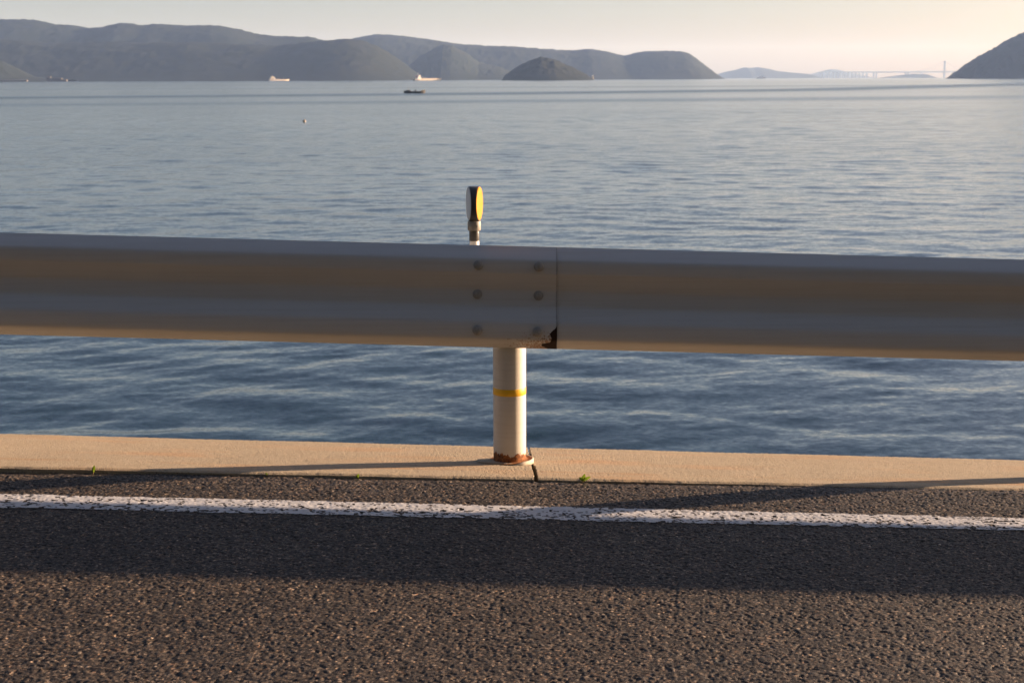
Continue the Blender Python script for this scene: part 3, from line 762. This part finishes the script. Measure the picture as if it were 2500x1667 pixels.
for x in (0, 13): b = MB(); b.bar((x, 0, 3.5), (x, 0, 9), 0.25); b.build("derrick_post", MAT_CREAM, s)
s.rotation_euler = (0, 0, math.radians(34)); s.scale = (1.15, 1.15, 1.05)
# faint pale patrol craft behind the tanker's bow
s = far_empty("grey_launch", 728, 4700, "faint grey launch with a red speck just right of the cream tanker", "boat")
hull(48, 7, 0, 2.2, 1.8).build("hull", MAT_STEEL, s)
b = MB(); b.box(-14, 0, -2.5, 2.5, 2.2, 5.5); b.build("cabin", MAT_STEEL, s)
b = MB(); b.box(2, 4, -1, 1, 2.4, 7.0); b.build("red_crane", MAT_RED, s)
s.rotation_euler = (0, 0, math.pi)
# small fishing boat nearer
s = far_empty("fishing_boat", 1011, 470, "small dark open fishing boat with a pale bow on the ruffled streak", "boat")
hb = hull(6.6, 1.9, 0, 0.62, 0.42); hb.build("hull", MAT_HULL, s)
b = MB(); b.loft([[(2.3, -.72, .05), (2.3, .72, .05), (2.3, .80, .86), (2.3, -.80, .86)], [(3.2, -.30, .1), (3.2, .30, .1), (3.42, .34, 1.12), (3.42, -.34, 1.12)]]); b.build("bow_plating", MAT_CREAM, s)
b = MB(); b.box(-2.6, -1.2, -.55, .55, .55, 1.0); b.build("engine_box", MAT_HULL, s)
b = MB(); b.bar((-1.9, 0, .6), (-1.9, 0, 2.3), .05); b.build("mast", MAT_HULL, s)
b = MB(); b.box(0.2, 0.62, -.35, .35, .5, 1.15); b.build("net_hauler", MAT_HULL, s)
# float
s = far_empty("mooring_float", 740, 158, "single pale round float alone on open water above the left part of the beam", "buoy")
b = MB(); b.lathe([(0.02, -0.16), (0.13, -0.08), (0.18, 0.02), (0.17, 0.13), (0.11, 0.22), (0.03, 0.26)], 18); b.build("ball", MAT_BUOY, s, True)
b = MB(); b.bar((0, 0, .25), (0.03, 0, .34), .025); b.build("eye", MAT_BUOY, s)
# lighthouse at the islet's right foot
s = far_empty("lighthouse", 1447, 3760, "tiny white light tower at the right foot of the wooded islet", "lighthouse")
b = MB(); b.box(-5, 5, -4, 4, -1, 2.2); b.build("rock_base", MAT_CREAM, s)
b = MB(); b.lathe([(2.4, 2), (1.9, 9.5), (2.6, 9.6), (2.6, 10.2), (1.5, 10.3), (1.5, 12), (0.1, 13.2)], 14); b.build("tower", MAT_WHITE, s, True)
# sheds on the low spit at far left
for i, (u, wd, hh, lab) in enumerate(((128, 16, 10, "long low pale shed on the spit at far left"), (143, 12, 6, "small pale shed next to the long one on the left spit"), (112, 5, 14, "narrow pale silo on the left spit"), (20, 22, 5, "low brownish warehouse on the shore at the far left edge"), (50, 14, 5, "low shed between warehouse and silo on the left shore"))):
    q = far_empty("shore_building", u * K, 3720, lab, "building", "buildings on the left shore")
    b = MB(); b.box(-wd, wd, -5, 5, -1, hh * .75); b.build("wall", MAT_SHED, q)
    b = MB(); b.add([(-wd - .5, -5.5, hh * .75 + .05), (wd + .5, -5.5, hh * .75 + .05), (wd + .5, 5.5, hh * .75 + .05), (-wd - .5, 5.5, hh * .75 + .05), (-wd - .5, 0, hh), (wd + .5, 0, hh)], [(0, 1, 5, 4), (2, 3, 4, 5), (0, 4, 3), (1, 2, 5), (0, 3, 2, 1)]); b.build("roof", MAT_SHED, q)
# distant sail / marker before the pale hill
s = far_empty("distant_ferry", 1858, 9000, "speck of a white ferry in front of the pale far hill", "ship")
hull(60, 12, 0, 5, 1).build("hull", MAT_HULL, s)
b = MB(); b.box(-20, 18, -5, 5, 5, 12); b.box(-8, 4, -4, 4, 12, 20); b.build("upper_decks", MAT_WHITE, s)

# ---- long bridge in the haze
BD = 19000
br = far_empty("suspension_bridge", 2304, BD, "long pale bridge with suspension tower fading into haze beside the headland", "bridge")
ox = br.location.x
def bx(u): return at(u * K, 193, BD)[0] - ox
zd = at(2100 * K, 166 * K, BD)[2] - SEA
b = MB(); b.box(bx(1880), bx(2330), -12, 12, zd - 8, zd + 8); b.build("deck", MAT_STEEL, br)
for u in list(np.linspace(1888, 1990, 13)) + [2006, 2012, 2080, 2086, 2116]:
    b = MB(); b.box(bx(u) - 9, bx(u) + 9, -10, 10, -2, zd - 8); b.build("pier", MAT_STEEL, br)
zt = at(2168 * K, 140 * K, BD)[2] - SEA
tw = []
for u, top_ in ((2168, zt), (2292, zt)):
    b = MB(); x = bx(u)
    for yy_ in (-16, 16): b.box(x - 7, x + 7, yy_ - 4, yy_ + 4, -2, top_)
    b.box(x - 5, x + 5, -12, 12, top_ - 12, top_ - 4); b.box(x - 5, x + 5, -12, 12, zd + 30, zd + 38)
    b.build("tower", MAT_STEEL, br); tw.append((x, top_))
def cable(x0, z0, x1, z1, sag):
    b = MB(); pr = None
    for i in range(25):
        t_ = i / 24; p = (lerp(x0, x1, t_), 0, lerp(z0, z1, t_) - sag * 4 * t_ * (1 - t_))
        if pr: b.bar(pr, p, 2.0, 5)
        pr = p
    b.build("main_cable", MAT_STEEL, br)
cable(bx(2100), zd + 8, tw[0][0], zt, 30); cable(tw[0][0], zt, tw[1][0], zt, zt - zd - 16); cable(tw[1][0], zt, bx(2350), zd + 8, 30)
